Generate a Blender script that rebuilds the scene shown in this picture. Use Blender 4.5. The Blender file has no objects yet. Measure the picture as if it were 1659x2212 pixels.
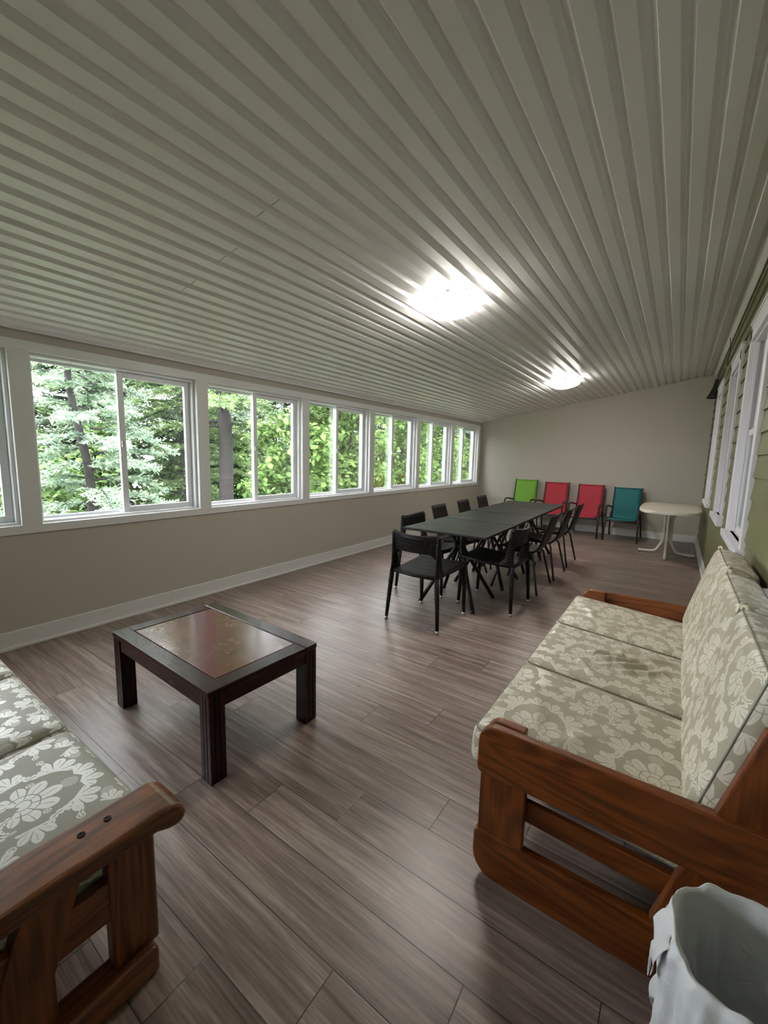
import bpy, bmesh, math, random
from mathutils import Vector, Matrix
S = bpy.context.scene
COL = S.collection
PI = math.pi
R = math.radians
random.seed(7)

# ------------------------------------------------------------------ camera
PITCH, YAW, ROLL, CX, CZ, FPX = 0.1339, 0.6094, 0.0239, 3.9416, 1.5, 903.05
fw = Vector((-math.sin(YAW) * math.cos(PITCH), math.cos(YAW) * math.cos(PITCH), -math.sin(PITCH)))
rt = Vector((math.cos(YAW), math.sin(YAW), 0)); up = rt.cross(fw)
r2 = math.cos(ROLL) * rt + math.sin(ROLL) * up
u2 = -math.sin(ROLL) * rt + math.cos(ROLL) * up
cam = bpy.data.cameras.new('camera'); co = bpy.data.objects.new('camera', cam); COL.objects.link(co)
co.matrix_world = Matrix(((r2.x, u2.x, -fw.x, CX), (r2.y, u2.y, -fw.y, 0), (r2.z, u2.z, -fw.z, CZ), (0, 0, 0, 1)))
cam.sensor_fit = 'HORIZONTAL'; cam.sensor_width = 36; cam.lens = 36 * FPX / 1659
cam.clip_start = 0.02; cam.clip_end = 500
S.camera = co

# ------------------------------------------------------------------ light
SKY_STRENGTH = 18.0
SUN_STRENGTH = 11.0
LAMP_STRENGTH = 66.0
EXPOSURE = 0.13
S.view_settings.view_transform = 'Standard'; S.view_settings.look = 'None'
S.view_settings.exposure = EXPOSURE; S.view_settings.gamma = 1; S.view_settings.use_curve_mapping = False
w = bpy.data.worlds.new('overcast_sky'); S.world = w; w.use_nodes = True
bg = w.node_tree.nodes['Background']; bg.inputs[0].default_value = (0.98, 0.945, 1.0, 1); bg.inputs[1].default_value = SKY_STRENGTH
sl = bpy.data.lights.new('sun', 'SUN'); sl.energy = SUN_STRENGTH; sl.angle = R(25); sl.color = (1, .97, .9)
so = bpy.data.objects.new('sun', sl); COL.objects.link(so)
so.rotation_euler = Vector((-0.62, 0.18, -0.72)).to_track_quat('-Z', 'Y').to_euler()
so.location = (8, 0, 12)

# ------------------------------------------------------------------ node helpers
class X:
    """a float socket with arithmetic"""
    def __init__(s, nt, v): s.nt, s.v = nt, v
    def op(s, kind, *o, clamp=False):
        n = s.nt.nodes.new('ShaderNodeMath'); n.operation = kind; n.use_clamp = clamp
        for i, q in enumerate((s,) + o):
            q = q.v if isinstance(q, X) else q
            if isinstance(q, (int, float)): n.inputs[i].default_value = q
            else: s.nt.links.new(q, n.inputs[i])
        return X(s.nt, n.outputs[0])
    def __add__(s, o): return s.op('ADD', o)
    __radd__ = __add__
    def __sub__(s, o): return s.op('SUBTRACT', o)
    def __rsub__(s, o): return X(s.nt, o).op('SUBTRACT', s)
    def __mul__(s, o): return s.op('MULTIPLY', o)
    __rmul__ = __mul__
    def __truediv__(s, o): return s.op('DIVIDE', o)
    def lt(s, o): return s.op('LESS_THAN', o)
    def gt(s, o): return s.op('GREATER_THAN', o)
    def abs(s): return s.op('ABSOLUTE')
    def floor(s): return s.op('FLOOR')
    def fract(s): return s.op('FRACT')
    def sin(s): return s.op('SINE')
    def cos(s): return s.op('COSINE')
    def sqrt(s): return s.op('SQRT')
    def max(s, o): return s.op('MAXIMUM', o)
    def min(s, o): return s.op('MINIMUM', o)
    def mod(s, o): return s.op('FLOORED_MODULO', o)
    def step(s, a, b):
        n = s.nt.nodes.new('ShaderNodeMapRange'); n.interpolation_type = 'SMOOTHSTEP'
        s.nt.links.new(s.v, n.inputs[0]); n.inputs[1].default_value = a; n.inputs[2].default_value = b
        return X(s.nt, n.outputs[0])

def newmat(name):
    m = bpy.data.materials.new(name); m.use_nodes = True
    nt = m.node_tree; b = nt.nodes['Principled BSDF']
    return m, nt, b
def c4(c): return (c[0], c[1], c[2], 1)
def srgb(r, g, b):
    f = lambda v: (v / 255 / 12.92) if v <= 10 else ((v / 255 + .055) / 1.055) ** 2.4
    return (f(r), f(g), f(b))
def mixc(nt, fac, a, b):
    n = nt.nodes.new('ShaderNodeMix'); n.data_type = 'RGBA'
    for sock, q in ((n.inputs[0], fac), (n.inputs[6], a), (n.inputs[7], b)):
        q = q.v if isinstance(q, X) else q
        if isinstance(q, (int, float)): sock.default_value = q
        elif isinstance(q, tuple): sock.default_value = c4(q)
        else: nt.links.new(q, sock)
    return n.outputs[2]
def coords(nt, kind='Object', scale=None, rot=None, loc=None):
    t = nt.nodes.new('ShaderNodeTexCoord'); o = t.outputs[kind]
    if scale or rot or loc:
        mp = nt.nodes.new('ShaderNodeMapping'); nt.links.new(o, mp.inputs[0])
        if scale: mp.inputs[3].default_value = scale
        if rot: mp.inputs[2].default_value = rot
        if loc: mp.inputs[1].default_value = loc
        o = mp.outputs[0]
    return o
def noise(nt, vec, scale, detail=4, rough=.55, dist=0):
    n = nt.nodes.new('ShaderNodeTexNoise'); nt.links.new(vec, n.inputs['Vector'])
    n.inputs['Scale'].default_value = scale; n.inputs['Detail'].default_value = detail
    n.inputs['Roughness'].default_value = rough; n.inputs['Distortion'].default_value = dist
    return X(nt, n.outputs[0])
def xyz(nt, vec):
    n = nt.nodes.new('ShaderNodeSeparateXYZ'); nt.links.new(vec, n.inputs[0])
    return [X(nt, o) for o in n.outputs]
def vec(nt, x, y, z=0):
    n = nt.nodes.new('ShaderNodeCombineXYZ')
    for i, q in enumerate((x, y, z)):
        q = q.v if isinstance(q, X) else q
        if isinstance(q, (int, float)): n.inputs[i].default_value = q
        else: nt.links.new(q, n.inputs[i])
    return n.outputs[0]
def bump(nt, b, h, strength=.3, dist=.01):
    n = nt.nodes.new('ShaderNodeBump'); n.inputs['Strength'].default_value = strength; n.inputs['Distance'].default_value = dist
    nt.links.new(h.v, n.inputs['Height']); nt.links.new(n.outputs[0], b.inputs['Normal'])
def link(nt, a, b):
    nt.links.new(a.v if isinstance(a, X) else a, b)

def plain(name, col, rough=.5, metal=0, spec=.5, var=.06, scale=6, bs=0, bscale=60):
    m, nt, b = newmat(name)
    o = coords(nt)
    n = noise(nt, o, scale, 3)
    lo = tuple(c * (1 - var) for c in col); hi = tuple(min(1, c * (1 + var)) for c in col)
    link(nt, mixc(nt, n, lo, hi), b.inputs['Base Color'])
    b.inputs['Roughness'].default_value = rough; b.inputs['Metallic'].default_value = metal
    b.inputs['Specular IOR Level'].default_value = spec
    if bs: bump(nt, b, noise(nt, o, bscale, 4), bs, .004)
    return m

# ------------------------------------------------------------------ materials
M = {}
M['wall'] = plain('beige_wall_paint', srgb(187, 181, 171), .7, bs=.06, bscale=180, var=.02)
M['trim'] = plain('white_trim_paint', srgb(226, 226, 226), .4, var=.02)
M['vinyl'] = plain('white_vinyl', srgb(232, 235, 238), .35, var=.01)
M['ceiling'] = plain('white_ceiling_vinyl', srgb(228, 227, 225), .34, var=.02, bs=.03, bscale=140)
M['joint'] = plain('panel_gap', srgb(110, 108, 100), .8)
M['oldtrim'] = plain('old_white_gloss_paint', srgb(222, 220, 226), .45, var=.05, bs=.1, bscale=60)
M['blackmetal'] = plain('black_metal', (.012, .012, .013), .45)
M['chrome'] = plain('steel_cap', (.62, .60, .56), .3, metal=1)
M['slingframe'] = plain('dark_brown_frame', (.022, .018, .016), .4)
M['tabletube'] = plain('charcoal_tube', (.015, .016, .017), .45, spec=.3)
M['whitetube'] = plain('cream_white_tube', srgb(226, 222, 212), .35)
M['lamp_black'] = plain('black_lamp_metal', (.012, .012, .014), .5)
M['dark'] = plain('dark_void', (.01, .01, .01), .8)
M['cable'] = plain('black_cable', (.01, .01, .01), .6)
M['tag'] = plain('cable_tag', srgb(205, 185, 175), .6)
M['blind'] = plain('white_blind', srgb(215, 213, 220), .6)
M['latch'] = plain('grey_latch', srgb(205, 205, 205), .4)
M['tab'] = plain('black_screen_tab', (.01, .01, .01), .5)

def glass(name, tint, gloss=1.0):
    m = bpy.data.materials.new(name); m.use_nodes = True; nt = m.node_tree; nt.nodes.clear()
    out = nt.nodes.new('ShaderNodeOutputMaterial'); mix = nt.nodes.new('ShaderNodeMixShader')
    tr = nt.nodes.new('ShaderNodeBsdfTransparent'); tr.inputs[0].default_value = c4(tint)
    gl = nt.nodes.new('ShaderNodeBsdfGlossy'); gl.inputs['Roughness'].default_value = .02
    fr = nt.nodes.new('ShaderNodeFresnel'); fr.inputs[0].default_value = 1.45
    f = X(nt, fr.outputs[0]) * gloss
    link(nt, f, mix.inputs[0]); nt.links.new(tr.outputs[0], mix.inputs[1]); nt.links.new(gl.outputs[0], mix.inputs[2])
    nt.links.new(mix.outputs[0], out.inputs[0]); return m
M['glass'] = glass('window_glass', (.94, .98, .97), .6)
def screen_mat():
    m = bpy.data.materials.new('insect_mesh'); m.use_nodes = True; nt = m.node_tree; nt.nodes.clear()
    out = nt.nodes.new('ShaderNodeOutputMaterial'); mix = nt.nodes.new('ShaderNodeMixShader')
    tr = nt.nodes.new('ShaderNodeBsdfTransparent'); df = nt.nodes.new('ShaderNodeBsdfDiffuse')
    df.inputs[0].default_value = (.10, .11, .11, 1); mix.inputs[0].default_value = .20
    nt.links.new(tr.outputs[0], mix.inputs[1]); nt.links.new(df.outputs[0], mix.inputs[2]); nt.links.new(mix.outputs[0], out.inputs[0])
    return m
M['screen'] = screen_mat()

def emit(name, col, s):
    m = bpy.data.materials.new(name); m.use_nodes = True; nt = m.node_tree; nt.nodes.clear()
    out = nt.nodes.new('ShaderNodeOutputMaterial'); e = nt.nodes.new('ShaderNodeEmission')
    e.inputs[0].default_value = c4(col); e.inputs[1].default_value = s
    nt.links.new(e.outputs[0], out.inputs[0]); return m
M['lampglow'] = emit('lit_glass_dome', (1, .94, .87), LAMP_STRENGTH)

def floor_mat():
    m, nt, b = newmat('vinyl_plank_floor')
    x, y, z = xyz(nt, coords(nt))
    rowf = (y - .976) / .1924; row = rowf.floor(); fy = rowf.fract()
    xf = (x - 2.597 - row * .3275) / 1.31; pid = xf.floor(); fx = xf.fract()
    wn = nt.nodes.new('ShaderNodeTexWhiteNoise'); wn.noise_dimensions = '2D'
    nt.links.new(vec(nt, row * 1.37 + 3.1, pid * 2.71 + .7), wn.inputs[0])
    rnd = X(nt, wn.outputs[0])
    off = rnd * 40
    g1 = noise(nt, vec(nt, x * .9 + off, y * 16 + off, rnd * 9), 1.6, 6, .62, .5)      # broad grain
    g2 = noise(nt, vec(nt, x * 3 + off, y * 75 + off, rnd * 5), 1.5, 4, .6, .2)          # fine grain
    g3 = noise(nt, vec(nt, x * 1.8 + off, y * 5 + off, rnd * 3), 1.2, 3, .5, .6)         # cathedral figure
    ring = ((g3 * 60 + y * 40).sin() * .5 + .5)
    v = (g1 - .5) * 1.65 + (g2 - .5) * .9 + (rnd - .5) * .16 + (ring - .5) * g1.step(.45, .75) * .14 + .5
    v = v.op('ADD', 0, clamp=True)
    cr = nt.nodes.new('ShaderNodeValToRGB'); e = cr.color_ramp.elements
    e[0].position = .08; e[0].color = c4(srgb(86, 70, 64)); e[1].position = .92; e[1].color = c4(srgb(172, 155, 146))
    k = cr.color_ramp.elements.new(.5); k.color = c4(srgb(132, 115, 107))
    link(nt, v, cr.inputs[0])
    sy = fy.min(1 - fy) * .1924; sx = fx.min(1 - fx) * 1.31
    seam = sy.min(sx).step(.0006, .0026)
    link(nt, mixc(nt, seam, srgb(52, 42, 40), cr.outputs[0]), b.inputs['Base Color'])
    link(nt, g1 * .16 + .27, b.inputs['Roughness'])
    b.inputs['Specular IOR Level'].default_value = .5
    bump(nt, b, seam * .7 + g2 * .25 + v * .15, .25, .002)
    return m
M['floor'] = floor_mat()

def wood(name, axis, lo, hi, rough=.3, knots=True, wear=.0, coat=.3, spec=.5, bs=.12):
    m, nt, b = newmat(name); b.inputs['Specular IOR Level'].default_value = spec
    a = {'x': (1.5, 21, 21), 'y': (21, 1.5, 21), 'z': (21, 21, 1.5)}[axis]
    o = coords(nt, scale=a)
    g = noise(nt, o, 2.0, 6, .62, .9)
    rr = xyz(nt, coords(nt, scale={'x': (.35, 4, 4), 'y': (4, .35, 4), 'z': (4, 4, .35)}[axis]))
    d = noise(nt, coords(nt, scale={'x': (.5, 3, 3), 'y': (3, .5, 3), 'z': (3, 3, .5)}[axis]), 1.6, 2, .5, .4)
    ring = (d * 75).sin() * .5 + .5
    v = (g - .5) * 1.0 + (ring - .5) * .38 + (noise(nt, coords(nt, scale={'x': (2, 60, 60), 'y': (60, 2, 60), 'z': (60, 60, 2)}[axis]), 2, 3) - .5) * .95 + .5
    col = mixc(nt, v.op('ADD', 0, clamp=True), lo, hi)
    if knots:
        vo = nt.nodes.new('ShaderNodeTexVoronoi'); vo.inputs['Scale'].default_value = 2.1
        nt.links.new(coords(nt, scale={'x': (.8, 2, 2), 'y': (2, .8, 2), 'z': (2, 2, .8)}[axis]), vo.inputs[0])
        kf = X(nt, vo.outputs['Distance']).step(.035, .075)
        col = mixc(nt, kf, tuple(c * .28 for c in lo), col)
    if wear:
        wn = noise(nt, coords(nt), 9, 6, .7).step(.62, .74) * wear
        col = mixc(nt, wn, col, tuple(min(1, c * 2.3 + .04) for c in hi))
    link(nt, col, b.inputs['Base Color'])
    link(nt, g * .2 + (rough - .1), b.inputs['Roughness'])
    b.inputs['Coat Weight'].default_value = coat; b.inputs['Coat Roughness'].default_value = .25
    bump(nt, b, v, bs, .002)
    return m
for ax in 'xyz':
    M['pine_' + ax] = wood('orange_pine_' + ax, ax, srgb(66, 27, 9), srgb(148, 80, 33), .34, wear=.12, coat=.15)
    M['walnut_' + ax] = wood('dark_stained_pine_' + ax, ax, srgb(50, 24, 12), srgb(146, 86, 46), .32, knots=False, wear=.1, coat=.35)
    M['mahog_' + ax] = wood('dark_mahogany_' + ax, ax, srgb(26, 9, 8), srgb(54, 20, 17), .24, knots=False, coat=.0, spec=.32, bs=.03)
def table_top_mat():
    m, nt, b = newmat('scratched_gloss_tabletop')
    o = coords(nt)
    n = noise(nt, o, 7, 5)
    vo = nt.nodes.new('ShaderNodeTexWave'); vo.wave_type = 'BANDS'; vo.inputs['Scale'].default_value = 16; vo.inputs['Distortion'].default_value = 22
    vo.inputs['Detail'].default_value = 4; vo.inputs['Detail Scale'].default_value = 3; nt.links.new(o, vo.inputs[0])
    scr = X(nt, vo.outputs[1]).step(.965, .999) * noise(nt, o, 5, 2).step(.48, .62)
    ad = noise(nt, o, 30, 3)
    scr = (scr * ad.step(.45, .6)) * .7
    base = mixc(nt, n, srgb(64, 20, 16), srgb(106, 40, 31))
    link(nt, mixc(nt, scr, base, srgb(190, 175, 165)), b.inputs['Base Color'])
    link(nt, n * .10 + scr * .4 + .13, b.inputs['Roughness'])
    b.inputs['Coat Weight'].default_value = .35; b.inputs['Coat Roughness'].default_value = .14
    bump(nt, b, noise(nt, o, 7, 2), .03, .002)
    b.inputs['Specular IOR Level'].default_value = .6
    return m
M['tabletop'] = table_top_mat()
def dining_mat():
    m, nt, b = newmat('charcoal_speckled_top')
    o = coords(nt); n = noise(nt, o, 260, 2); n2 = noise(nt, o, 4, 3)
    link(nt, mixc(nt, n.step(.35, .75), (.012, .013, .013), (.042, .046, .046)), b.inputs['Base Color']); b.inputs['Specular IOR Level'].default_value = .3
    link(nt, n2 * .12 + .36, b.inputs['Roughness']); bump(nt, b, n, .35, .001)
    return m
M['diningtop'] = dining_mat()
def laminate():
    m, nt, b = newmat('speckled_cream_laminate')
    o = coords(nt); n = noise(nt, o, 120, 2)
    link(nt, mixc(nt, n.step(.4, .7), srgb(205, 194, 178), srgb(232, 226, 214)), b.inputs['Base Color']); b.inputs['Roughness'].default_value = .35
    return m
M['laminate'] = laminate()
def wicker(name, col, fx, fy, axis='xy'):
    m, nt, b = newmat(name)
    x, y, z = xyz(nt, coords(nt))
    a = {'x': x, 'y': y, 'z': z}
    p, q = a[axis[0]], a[axis[1]]
    h = (p * fx).sin().abs() * ((q * fy).sin() * .35 + .65) if fy else (p * fx).sin().abs()
    link(nt, mixc(nt, h, tuple(c * .25 for c in col), tuple(c * 1.5 for c in col)), b.inputs['Base Color'])
    b.inputs['Roughness'].default_value = .42; b.inputs['Specular IOR Level'].default_value = .22; bump(nt, b, h, .8, .004)
    return m
WC = (.012, .0105, .010)
M['wick_seat'] = wicker('black_wicker_seat', WC, PI / .018, PI / .05, 'xy')
M['wick_back'] = wicker('black_wicker_back', WC, PI / .016, PI / .014, 'xz')
M['wick_leg'] = wicker('black_wicker_wrap', WC, PI / .012, 0, 'zx')
M['shell'] = wicker('dark_woven_shell', (.016, .0135, .0125), PI / .016, PI / .03, 'xy')
def sling(name, col):
    m, nt, b = newmat(name)
    x, y, z = xyz(nt, coords(nt))
    h = ((x * (PI / .004)).sin() * (z * (PI / .004)).sin()) * .5 + .5
    n = noise(nt, coords(nt), 3, 3)
    c = mixc(nt, n, tuple(q * .9 for q in col), tuple(min(1, q * 1.1) for q in col))
    link(nt, mixc(nt, h, tuple(q * .75 for q in col), c), b.inputs['Base Color']); b.inputs['Roughness'].default_value = .65
    return m
M['green'] = sling('green_sling', srgb(122, 178, 52)); M['red'] = sling('red_sling', srgb(190, 42, 62)); M['teal'] = sling('teal_sling', srgb(8, 112, 116))
def siding_mat():
    m, nt, b = newmat('olive_painted_clapboard')
    o = coords(nt, scale=(1, .6, 6)); n = noise(nt, o, 9, 5); n2 = noise(nt, coords(nt), 2.2, 3)
    link(nt, mixc(nt, n * .5 + n2 * .5, srgb(96, 97, 66), srgb(126, 126, 92)), b.inputs['Base Color'])
    b.inputs['Roughness'].default_value = .5; bump(nt, b, n, .25, .003)
    return m
M['siding'] = siding_mat()
def plastic_bag():
    m, nt, b = newmat('white_bin_liner_plastic')
    n = noise(nt, coords(nt), 14, 6, .6, .8)
    link(nt, mixc(nt, n, srgb(214, 217, 222), srgb(236, 238, 242)), b.inputs['Base Color'])
    b.inputs['Roughness'].default_value = .38
    bump(nt, b, n, .5, .012)
    tl = nt.nodes.new('ShaderNodeBsdfTranslucent'); tl.inputs[0].default_value = (.82, .84, .84, 1)
    mx = nt.nodes.new('ShaderNodeMixShader'); mx.inputs[0].default_value = .12
    nt.links.new(b.outputs[0], mx.inputs[1]); nt.links.new(tl.outputs[0], mx.inputs[2]); nt.links.new(mx.outputs[0], nt.nodes['Material Output'].inputs[0])
    return m
M['bag'] = plastic_bag()
M['binplastic'] = plain('grey_bin_plastic', srgb(176, 177, 180), .45)

def damask(name, base, motif, bump_s=.1):
    m, nt, b = newmat(name)
    t = nt.nodes.new('ShaderNodeTexCoord')
    u, v, _ = xyz(nt, t.outputs['UV'])
    wp = nt.nodes.new('ShaderNodeTexNoise'); nt.links.new(t.outputs['UV'], wp.inputs['Vector']); wp.inputs['Scale'].default_value = 22; wp.inputs['Detail'].default_value = 2
    wr, wg, wb = xyz(nt, wp.outputs[1])
    u = u + (wr - .5) * .010; v = v + (wg - .5) * .010
    W, H = .30, .27
    u = u * .80; v = v * .80
    row = (v / H).floor(); odd = row.mod(2)
    yy = ((v / H).fract() - .5) * H
    xx = (((u / W) + odd * .5).fract() - .5) * W
    ax = xx.abs()
    acc = None
    def put(e):
        nonlocal acc
        acc = e if acc is None else acc.max(e)
    def polar(cx, cy):
        dx, dy = ax - cx, yy - cy
        return (dx * dx + dy * dy).sqrt(), dy.op('ARCTAN2', dx), dx, dy
    def fan(cx, cy, th0, half, R0, n, core=.25):
        """a fan of pointed lobes with dark veins between them"""
        r, th, dx, dy = polar(cx, cy)
        d = (th - th0 + PI).mod(2 * PI) - PI
        lob = (d * n).cos().abs()
        rad = (lob.op('POWER', .7) * .42 + .58) * (1 - (d / half) * (d / half) * .35) * R0
        rib = ((d * n).sin().abs().lt(.07)) * r.gt(R0 * .45) * r.lt(R0 * .86)
        return r.lt(rad) * d.abs().lt(half) * (1 - lob.lt(.2) * r.gt(R0 * core)) * (1 - rib)
    def arc(cx, cy, rho, th0, half, t, k, vein=.0013):
        """a scalloped crescent"""
        r, th, dx, dy = polar(cx, cy)
        d = (th - th0 + PI).mod(2 * PI) - PI
        sw = (1 - (d / half) * (d / half)).max(0).sqrt()
        sc = (d * k).sin().abs() * .5 + .5
        return (r - rho).abs().lt(sw * sc * t) * (1 - (r - rho).abs().lt(vein) * sw.gt(.35)) * d.abs().lt(half)
    put(fan(0, -.035, PI / 2, 2.3, .082, 4.5))
    r, th, dx, dy = polar(0, -.030)
    acc = acc * (1 - (r - .034).abs().lt(.0016)) * (1 - (r - .016).abs().lt(.0014))
    put(fan(.066, .052, .55, 1.75, .054, 4.0))
    put(fan(.090, -.030, -.15, 1.6, .050, 4.0))
    put(fan(.052, -.098, -.75, 1.5, .048, 4.0))
    put(fan(.020, .078, 1.35, 1.2, .050, 3.6))
    put(fan(.138, .100, 2.6, 1.5, .036, 4.0))
    put(fan(.142, -.108, 2.2, 1.4, .040, 4.0))
    put(arc(.112, .020, .026, PI * .95, 2.2, .010, 5.5))
    put(arc(.046, -.060, .024, -PI * .6, 2.0, .009, 6.2))
    put(arc(.014, -.108, .018, PI * .18, 1.9, .009, 5.0))
    for cx, cy, rr in ((.134, .040, .008), (.118, -.078, .009), (.0, .112, .010), (.060, .000, .008)):
        r, th, dx, dy = polar(cx, cy); put(r.lt(rr) * (1 - (r - rr * .5).abs().lt(.0012)))
    lat = ((ax + yy) * 420).sin().abs().min(((ax - yy) * 420).sin().abs()).lt(.30)
    r, th, dx, dy = polar(.0, .062); put(r.lt(.018) * lat)
    r, th, dx, dy = polar(.100, .108); put(r.lt(.014) * lat)
    fine = noise(nt, t.outputs['UV'], 900, 1)
    mot = tuple(motif)
    col = mixc(nt, acc, base, mot)
    link(nt, col, b.inputs['Base Color'])
    link(nt, .52 - acc * .20, b.inputs['Roughness'])
    link(nt, acc * .35 + .35, b.inputs['Specular IOR Level'])
    b.inputs['Sheen Weight'].default_value = .15
    bump(nt, b, acc * .35 + fine * .08, bump_s, .002)
    return m
M['damask'] = damask('sage_damask', srgb(176, 169, 148), srgb(220, 214, 198))
M['damask_grey'] = damask('grey_damask', srgb(160, 157, 146), srgb(236, 236, 232))
M['piping'] = plain('cushion_piping', srgb(142, 139, 124), .6)
M['button'] = plain('cord_loop', srgb(208, 200, 176), .6)

def leafmat(name, lo, hi, trans=.35, scale=3):
    m = bpy.data.materials.new(name); m.use_nodes = True; nt = m.node_tree; nt.nodes.clear()
    out = nt.nodes.new('ShaderNodeOutputMaterial'); mix = nt.nodes.new('ShaderNodeMixShader')
    d = nt.nodes.new('ShaderNodeBsdfDiffuse'); t = nt.nodes.new('ShaderNodeBsdfTranslucent')
    n = noise(nt, coords(nt), scale, 3); n2 = noise(nt, coords(nt), scale * 6, 2)
    c = mixc(nt, (n * .5 + n2 * .5).step(.32, .68), lo, hi)
    nt.links.new(c, d.inputs[0]); nt.links.new(c, t.inputs[0]); mix.inputs[0].default_value = trans
    nt.links.new(d.outputs[0], mix.inputs[1]); nt.links.new(t.outputs[0], mix.inputs[2]); nt.links.new(mix.outputs[0], out.inputs[0])
    return m
M['maple'] = leafmat('bright_leaf', srgb(76, 104, 58), srgb(130, 154, 94), .26, 1.2)
M['maple2'] = leafmat('mid_leaf', srgb(72, 96, 58), srgb(116, 140, 88), .26, 1.2)
M['pineleaf'] = leafmat('pine_needles', srgb(84, 104, 74), srgb(134, 152, 108), .3, .9)
M['bluepine'] = leafmat('blue_spruce_needles', srgb(112, 134, 116), srgb(164, 180, 156), .3, .9)
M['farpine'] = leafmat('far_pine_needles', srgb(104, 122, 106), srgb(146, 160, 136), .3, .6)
M['bark'] = plain('grey_bark', srgb(52, 46, 44), .9, var=.35, scale=14, bs=.6, bscale=22)
M['bark2'] = plain('dark_bark', srgb(40, 36, 36), .9, var=.35, scale=14, bs=.6, bscale=22)
def grass():
    m, nt, b = newmat('lawn'); n = noise(nt, coords(nt), .6, 6, .65)
    link(nt, mixc(nt, n.step(.35, .65), srgb(84, 100, 52), srgb(120, 126, 80)), b.inputs['Base Color']); b.inputs['Roughness'].default_value = .9
    return m
M['lawn'] = grass()
def water():
    m, nt, b = newmat('lake_water'); n = noise(nt, coords(nt), 1.2, 4)
    b.inputs['Base Color'].default_value = (.25, .32, .36, 1); b.inputs['Roughness'].default_value = .15; bump(nt, b, n, .2, .1); return m
M['water'] = water()

# ------------------------------------------------------------------ mesh helpers
class MB:
    def __init__(s): s.v, s.f, s.uv = [], [], []
    def add(s, vs, fs):
        o = len(s.v); s.v += [tuple(p) for p in vs]; s.f += [tuple(i + o for i in f) for f in fs]; return s
    def box(s, x0, x1, y0, y1, z0, z1, rot=None, piv=None):
        vs = [(x, y, z) for z in (z0, z1) for x, y in ((x0, y0), (x1, y0), (x1, y1), (x0, y1))]
        if rot is not None:
            piv = Vector(piv or ((x0 + x1) / 2, (y0 + y1) / 2, (z0 + z1) / 2))
            vs = [rot @ (Vector(p) - piv) + piv for p in vs]
        return s.add(vs, [(0, 3, 2, 1), (4, 5, 6, 7), (0, 1, 5, 4), (1, 2, 6, 5), (2, 3, 7, 6), (3, 0, 4, 7)])
    def prism(s, poly, a, b, axis='y'):
        """polygon in two coordinates pushed from a to b along axis"""
        n = len(poly)
        def P(p, t): return {'x': (t, p[0], p[1]), 'y': (p[0], t, p[1]), 'z': (p[0], p[1], t)}[axis]
        vs = [P(p, a) for p in poly] + [P(p, b) for p in poly]
        fs = [tuple(range(n))[::-1], tuple(range(n, 2 * n))] + [(i, (i + 1) % n, n + (i + 1) % n, n + i) for i in range(n)]
        return s.add(vs, fs)
    def tube(s, pts, rad, n=10, caps=True, flat=1.0):
        pts = [Vector(p) for p in pts]; k = len(pts)
        rads = rad if isinstance(rad, (list, tuple)) else [rad] * k
        vs, fs, prev = [], [], None
        for i, p in enumerate(pts):
            d = (pts[min(i + 1, k - 1)] - pts[max(i - 1, 0)]).normalized()
            if prev is None:
                a = Vector((0, 0, 1)) if abs(d.z) < .9 else Vector((1, 0, 0))
                u = d.cross(a).normalized()
            else:
                u = (prev - d * prev.dot(d)).normalized()
            prev = u; q = d.cross(u)
            for j in range(n):
                t = 2 * PI * j / n
                vs.append(p + (u * math.cos(t) + q * math.sin(t) * flat) * rads[i])
        for i in range(k - 1):
            for j in range(n):
                fs.append((i * n + j, i * n + (j + 1) % n, (i + 1) * n + (j + 1) % n, (i + 1) * n + j))
        if caps: fs += [tuple(range(n))[::-1], tuple(range((k - 1) * n, k * n))]
        return s.add(vs, fs)
    def lathe(s, prof, n=40, c=(0, 0, 0)):
        vs, fs = [], []
        for r, z in prof:
            for j in range(n):
                t = 2 * PI * j / n; vs.append((c[0] + r * math.cos(t), c[1] + r * math.sin(t), c[2] + z))
        for i in range(len(prof) - 1):
            for j in range(n):
                fs.append((i * n + j, i * n + (j + 1) % n, (i + 1) * n + (j + 1) % n, (i + 1) * n + j))
        fs += [tuple(range(n))[::-1], tuple(range((len(prof) - 1) * n, len(prof) * n))]
        return s.add(vs, fs)
    def grid(s, fn, nu, nv, closed_u=False):
        vs = [fn(i / nu, j / nv) for j in range(nv + 1) for i in range(nu + (0 if closed_u else 1))]
        w_ = nu if closed_u else nu + 1
        fs = [(j * w_ + i, j * w_ + (i + 1) % w_, (j + 1) * w_ + (i + 1) % w_, (j + 1) * w_ + i) for j in range(nv) for i in range(nu)]
        return s.add(vs, fs)
def obj(name, mb, mat, parent=None, bevel=0, smooth=False, loc=None, solid=0, fix=True, seg=2):
    me = bpy.data.meshes.new(name); me.from_pydata(mb.v, [], mb.f); me.materials.append(mat)
    if fix:
        bm = bmesh.new(); bm.from_mesh(me); bmesh.ops.recalc_face_normals(bm, faces=bm.faces); bm.to_mesh(me); bm.free()
    if smooth:
        me.polygons.foreach_set('use_smooth', [True] * len(me.polygons))
    o = bpy.data.objects.new(name, me); COL.objects.link(o)
    if parent is not None: o.parent = parent
    if loc: o.location = loc
    if solid:
        q = o.modifiers.new('thickness', 'SOLIDIFY'); q.thickness = solid; q.offset = 0
    if bevel:
        q = o.modifiers.new('bevel', 'BEVEL'); q.width = bevel; q.segments = seg; q.limit_method = 'ANGLE'; q.angle_limit = R(40)
        if smooth is False:
            me.polygons.foreach_set('use_smooth', [False] * len(me.polygons))
    return o
def tag(o, label, cat, group=None):
    o['label'] = label; o['category'] = cat
    if group: o['group'] = group
    return o
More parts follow.
